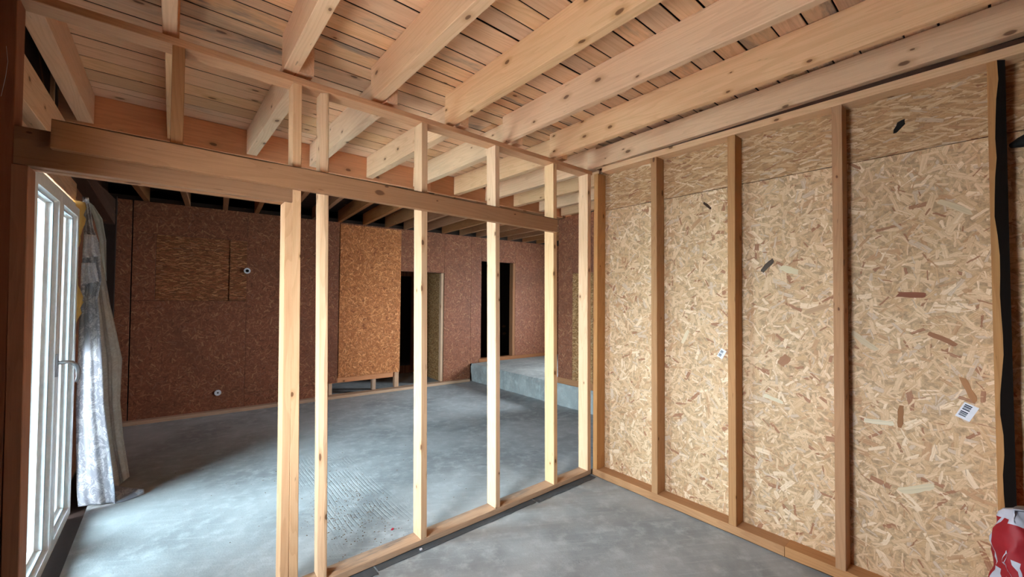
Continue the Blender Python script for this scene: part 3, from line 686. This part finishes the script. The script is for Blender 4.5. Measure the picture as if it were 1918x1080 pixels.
R_LIN = [((-0.557, 4.884, 2.440), (-0.517, 4.892, 2.403)), ((-0.508, 4.894, 2.269), (-0.464, 4.903, 2.298)), ((-0.479, 4.900, 2.114), (-0.438, 4.909, 2.118)), ((-0.464, 4.903, 1.978), (-0.434, 4.910, 1.935)), ((-0.446, 4.907, 1.751), (-0.428, 4.911, 1.775))]
R_RUF1 = [((-0.529, 4.563, 2.124), (-0.459, 4.532, 2.120)), ((-0.535, 4.566, 1.991), (-0.441, 4.523, 1.995)), ((-0.534, 4.565, 1.928), (-0.430, 4.519, 1.953))]
R_RUF2 = [((-0.537, 4.547, 1.898), (-0.461, 4.512, 1.901)), ((-0.538, 4.547, 1.803), (-0.441, 4.503, 1.805)), ((-0.536, 4.546, 1.720), (-0.436, 4.501, 1.751))]
def drape(name, rows, mat, parent, folds, amp, nu=40, nv=48, nrm=(-0.3, -0.95), scallop=0.0, th=0.0015, grow=True):
    V, F, UV = [], [], []
    m = len(rows) - 1
    for j in range(nv + 1):
        f = j / nv * m; i = min(int(f), m - 1); t = f - i; t = t * t * (3 - 2 * t) if m > 3 else t
        a = Vector(rows[i][0]).lerp(Vector(rows[i + 1][0]), t); b = Vector(rows[i][1]).lerp(Vector(rows[i + 1][1]), t)
        w = (b - a).length
        for k in range(nu + 1):
            u = k / nu
            p = a.lerp(b, u)
            am = amp * ((0.35 + 0.65 * j / nv) if grow else 1.0)
            ph = 2 * PI * folds * (u + 0.06 * math.sin(2.2 * u + 3 * j / nv)) + 0.8 * math.sin(2.5 * j / nv)
            o = am * (math.sin(ph) + 0.35 * math.sin(2.3 * ph + 1.0))
            p = p + Vector((nrm[0] * o, nrm[1] * o, 0))
            if scallop and j == nv: p.z += scallop * abs(math.sin(3.0 * PI * u))
            p.z = max(p.z, 0.003)
            V.append(p); UV.append((u * w * 1.6, p.z))
    for j in range(nv):
        for k in range(nu):
            a = j * (nu + 1) + k; F.append((a, a + 1, a + nu + 2, a + nu + 1))
    o = mesh_obj(name, V, F, mat, parent, smooth=True, recalc=False)
    uvl = o.data.uv_layers.new(name='uv')
    for lp in o.data.loops: uvl.data[lp.index].uv = UV[lp.vertex_index]
    md = o.modifiers.new('thickness', 'SOLIDIFY'); md.thickness = th
    return o
cu = thing('curtain', 'gathered silver-grey damask curtain with lace ruffles beside the glazed door', 'curtain')
drape('damask_panel', R_MAIN, M_DAMASK, cu, 2.3, 0.0065)
drape('lace_panel', R_SHEER, M_SHEER, cu, 2.0, 0.014, nu=28)
drape('lining', R_LIN, M_LINING, cu, 1.0, 0.006, nu=12, nv=16)
drape('lace_ruffle', R_RUF1, M_RUFFLE, cu, 2.0, 0.007, nu=30, nv=16, scallop=0.018, grow=True)
drape('lace_ruffle', R_RUF2, M_RUFFLE, cu, 2.5, 0.007, nu=30, nv=16, scallop=0.018, grow=True)
# hem lying on the floor
V, F, UV = [], [], []
nu, nv = 18, 10
P = [[(-0.317, 4.50, 0.005), (-0.365, 4.80, 0.06)], [(-0.255, 4.50, 0.005), (-0.295, 4.74, 0.05)], [(-0.190, 4.53, 0.005), (-0.225, 4.68, 0.035)], [(-0.138, 4.57, 0.004), (-0.150, 4.64, 0.012)]]
for j in range(nv + 1):
    for k in range(nu + 1):
        f = k / nu * 3; i = min(int(f), 2); t = f - i
        a = Vector(P[i][0]).lerp(Vector(P[i + 1][0]), t); b = Vector(P[i][1]).lerp(Vector(P[i + 1][1]), t)
        p = a.lerp(b, j / nv); p.z += 0.016 * max(0, math.sin(7.5 * k / nu + 2.5 * j / nv)) * math.sin(PI * j / nv) + 0.012 * math.sin(PI * j / nv)
        V.append(p); UV.append((p.x, p.y))
for j in range(nv):
    for k in range(nu):
        a = j * (nu + 1) + k; F.append((a, a + 1, a + nu + 2, a + nu + 1))
o = mesh_obj('hem', V, F, M_DAMASK, cu, smooth=True, recalc=False)
uvl = o.data.uv_layers.new(name='uv')
for lp in o.data.loops: uvl.data[lp.index].uv = UV[lp.vertex_index]
o.modifiers.new('thickness', 'SOLIDIFY').thickness = 0.002

# ------------------------------------------------------------------ small things
def disc_ring(name, ctr, nrm, r0, r1, d, mat, parent=None, seg=20):
    nrm = Vector(nrm).normalized(); a = nrm.cross(Vector((0, 0, 1))).normalized(); b = nrm.cross(a); c = Vector(ctr); V, F = [], []
    for k in range(seg):
        t = 2 * PI * k / seg; e = a * math.cos(t) + b * math.sin(t)
        V += [c + e * r0 + nrm * d, c + e * r1 + nrm * d, c + e * r1, c + e * r0 - nrm * 0.0]
    for k in range(seg):
        i, j = 4 * k, 4 * ((k + 1) % seg)
        F += [(i, i + 1, j + 1, j), (i + 1, i + 2, j + 2, j + 1), (i + 3, i, j, j + 3), (i + 2, i + 3, j + 3, j + 2)]
    return mesh_obj(name, V, F, mat, parent, smooth=False)
def bwp(s, off, z):
    c, sn = math.cos(ANG), math.sin(ANG)
    return (-0.383 + s * c - off * sn, 7.029 + s * sn + off * c, z)
NB = (math.sin(ANG), -math.cos(ANG), 0)
ps = thing('pipe_sleeve', 'small white plastic pipe sleeve set in the dark far wall', 'pipe', bwp(1.222, 0.10, 2.013), ANG)
disc_ring('rim', (0, 0, 0), (0, -1, 0), 0.022, 0.042, 0.025, M_WHITE, ps)
disc_ring('bore', (0, -0.0005, 0), (0, -1, 0), 0.0005, 0.022, 0.004, M_BLACK, ps)
sk = thing('cable_box', 'round white cable cap low on the dark far wall', 'cable box', bwp(0.907, 0.10, 0.283), ANG)
disc_ring('rim', (0, 0, 0), (0, -1, 0), 0.012, 0.040, 0.012, M_WHITE, sk)
disc_ring('cap', (0, 0, 0), (0, -1, 0), 0.0005, 0.012, 0.008, M_DPC, sk)

def sticker(y, z, w, h, ang, label):
    t = thing('barcode_sticker', label, 'sticker', (3.1795, y, z), 0, 'paper stickers on the strand board')
    Mx = Matrix(((0, 0, -1, 0), (-1, 0, 0, 0), (0, 1, 0, 0), (0, 0, 0, 1))) @ Matrix.Rotation(ang, 4, 'Z')
    o = boxes('paper', [((-w / 2, -h / 2, 0), (w / 2, h / 2, 0.0006))], M_WHITE, t); o.matrix_basis = Mx
    L = []; yb = -h * 0.34
    while yb < h * 0.34:
        b_ = random.choice((0.07, 0.11, 0.15)) * h * 0.6
        if not -0.03 * h < yb < 0.05 * h: L.append(((-w * 0.38, yb, 0.0006), (w * 0.12, yb + b_ * 0.8, 0.0009)))
        yb += b_ + 0.018 * h
    o = boxes('barcode', L, M_INK, t); o.matrix_basis = Mx
sticker(0.108, 1.085, 0.055, 0.085, -0.42, 'white barcode sticker on the strand board left of the dark-edged stud')
sticker(1.335, 1.250, 0.042, 0.070, -0.48, 'small white and blue barcode sticker between the second and third wall studs')

k = 12
V = [(0.017 * math.cos(2 * PI * i / k) * random.uniform(0.7, 1.3), 0.042 * math.sin(2 * PI * i / k) * random.uniform(0.8, 1.1), 0) for i in range(k)]
V = V + [(x * 0.8, y_ * 0.85, 0.006) for x, y_, _ in V]
o = mesh_obj('bark_fragment', V, [tuple(range(k, 2 * k))] + [(i, (i + 1) % k, k + (i + 1) % k, k + i) for i in range(k)], M_BLACK)
o.matrix_world = Matrix(((0, 0, -1, 3.1799), (-1, 0, 0, 0.353), (0, 1, 0, 2.657), (0, 0, 0, 1))) @ Matrix.Rotation(-0.6, 4, 'Z')
tag(o, 'black bark fragment in the upper strand board near the dark-edged stud', 'bark')
# black cable tail hanging at the right edge
o = tube('black_cable', [(3.135, -0.05, 2.42), (3.12, -0.08, 2.425), (3.11, -0.13, 2.45), (3.10, -0.22, 2.47), (3.10, -0.40, 2.46), (3.12, -0.58, 2.47)], [0.012, 0.026, 0.030, 0.028, 0.026, 0.026], M_BLACK)
tag(o, 'black cable end tied high on the wall right of the dark-edged stud', 'cable')
o = boxes('paper_scrap', [((-0.012, -0.007, 0.0005), (0.012, 0.007, 0.004))], M_RED); o.location = (1.241, 2.787, 0); o.rotation_euler = (0, 0, 0.7)
tag(o, 'tiny red scrap on the concrete behind the sole plate', 'scrap')
o = boxes('plaster_crumb', [((-0.008, -0.006, 0), (0.008, 0.006, 0.008))], M_WHITE); o.location = (1.285, 2.440, 0.004)
tag(o, 'white plaster crumb on the felt strip in front of the partition', 'crumb')

# grit and sawdust along the raked part of the floor
V, F = [], []
def grain(x, y, r):
    i = len(V); h = r * random.uniform(0.5, 1.0); a0 = random.uniform(0, 6.28)
    for q in range(4): V.append((x + r * math.cos(a0 + q * PI / 2) * random.uniform(0.6, 1.3), y + r * math.sin(a0 + q * PI / 2) * random.uniform(0.6, 1.3), 0.0003))
    V.append((x, y, h))
    F.extend([(i + q, i + (q + 1) % 4, i + 4) for q in range(4)])
for (cx, cy, sx, sy, n) in ((0.98, 3.1, 0.10, 0.28, 420), (1.22, 3.35, 0.09, 0.45, 420), (1.1, 3.9, 0.25, 0.4, 130), (0.95, 4.5, 0.3, 0.5, 60), (1.8, 3.6, 0.7, 0.7, 90), (2.2, 1.4, 0.6, 0.5, 70), (0.2, 4.4, 0.5, 1.0, 60)):
    for _ in range(n):
        gx, gy = random.gauss(cx, sx), random.gauss(cy, sy)
        if gy > 2.62 and gx < 4.5: grain(gx, gy, random.choice((0.002, 0.003, 0.003, 0.004, 0.006)))
gr = mesh_obj('grit', V, F, plain('brown_grit', lin(120, 100, 80), 0.95)); gr['kind'] = 'stuff'; gr['label'] = 'brown grit and sawdust strewn over the concrete floor'

# cobweb threads on the dark king stud
o = tube('cobweb', [(-0.512, 2.466, 2.62), (-0.506, 2.462, 2.56), (-0.510, 2.462, 2.50), (-0.520, 2.464, 2.42)], 0.0006, M_WHITE, seg=5)
tag(o, 'thin pale cobweb thread on the dark post at the far left', 'cobweb')

# ------------------------------------------------------------------ cement bag leaning in the right foreground corner
M_BAGR = plain('red_printed_paper', lin(156, 34, 42), 0.55)
M_BAGW = plain('white_bag_paper', lin(196, 196, 208), 0.6)
bag = thing('cement_bag', 'red and white paper cement bag standing in the right foreground corner', 'bag', (2.80, -0.25, 0))
H, Wb, Tb = 0.775, 0.45, 0.15
def bag_at(f, t, out=0.0):
    """point of the sack at height share f and angle t round it"""
    c, sn = math.cos(t), math.sin(t)
    sx = (abs(c) ** 0.32) * (1 if c > 0 else -1); sy = (abs(sn) ** 0.45) * (1 if sn > 0 else -1)
    fat = 1.0 if f < 0.72 else 1.0 - ((f - 0.72) / 0.28) ** 1.6 * 0.66
    wid = 1.0 + 0.05 * math.sin(5 * f) if f < 0.72 else 1.02 - 0.16 * ((f - 0.72) / 0.28) ** 1.3
    ww = 0.007 * math.sin(17 * f + 3 * t) + 0.005 * math.sin(31 * f - 5 * t) + 0.003 * math.sin(60 * f + 11 * t)
    x = -(0.5 * Tb * fat) * sy + ww + 0.03 * f; y = (0.5 * Wb * wid) * sx + ww * 0.7
    n = Vector((-sy, sx * 0.8, 0)).normalized() * out
    return Vector((x + n.x, y + n.y, f * H + 0.010 * math.sin(3 * t) * f))
V, F, mi = [], [], []
nu, nv = 96, 40
for j in range(nv + 1):
    for k in range(nu): V.append(bag_at(j / nv, 2 * PI * k / nu))
for j in range(nv):
    for k in range(nu):
        F.append((j * nu + k, j * nu + (k + 1) % nu, (j + 1) * nu + (k + 1) % nu, (j + 1) * nu + k))
        top = j / nv > 0.925 - 0.012 * math.sin(6 * PI * k / nu) or j < 2
        side = 10 <= k < 13 and j < 30 or k in (92, 93) or (k in (94, 95) and 8 < j < 27)
        mi.append(1 if top or side else 0)
F.append(tuple(range(nu - 1, -1, -1))); mi.append(0); F.append(tuple(range(nv * nu, (nv + 1) * nu))); mi.append(1)
mesh_obj('sack', V, F, [M_BAGR, M_BAGW], bag, mi, smooth=True)
def lettering(txt, parent, mat, place):
    cu_ = bpy.data.curves.new('lettering', 'FONT'); cu_.body = txt; cu_.size = 1.0; cu_.resolution_u = 3
    to = bpy.data.objects.new('lettering', cu_); COL.objects.link(to)
    bpy.context.view_layer.update()
    me = bpy.data.meshes.new_from_object(to.evaluated_get(bpy.context.evaluated_depsgraph_get()))
    COL.objects.unlink(to); bpy.data.objects.remove(to)
    bm = bmesh.new(); bm.from_mesh(me); bmesh.ops.triangulate(bm, faces=bm.faces)
    for _ in range(2): bmesh.ops.subdivide_edges(bm, edges=[e for e in bm.edges if e.calc_length() > 0.12], cuts=1, use_grid_fill=False)
    bmesh.ops.triangulate(bm, faces=bm.faces)
    bm.to_mesh(me); bm.free()
    for v in me.vertices: v.co = place(v.co.x, v.co.y)
    me.materials.clear(); me.materials.append(mat)
    o = bpy.data.objects.new('letter', me); o.parent = parent; COL.objects.link(o)
def front_t(q):     # q runs 0..1 across the front from the gusset edge
    sx = 1 - 2 * min(max(q, 0.0), 1.0); c = abs(sx) ** (1 / 0.32) * (1 if sx > 0 else -1)
    return math.acos(max(-1, min(1, c)))
def write(txt, place):
    adv = 0.0
    for ch in txt:
        lettering(ch, bag, M_BAGW, lambda a, b, d=adv: place(a + d, b)); adv += 0.72
write('NUKONT', lambda a, b: bag_at(0.855 - a * 0.165, front_t(0.46 - b * 0.50), 0.004))
write('OT25', lambda a, b: bag_at(0.80 - a * 0.15, 0.10 + b * 0.30, 0.004))
bag.location = (2.84, -0.190, 0.0); bag.rotation_euler = (0, 0, math.radians(35))
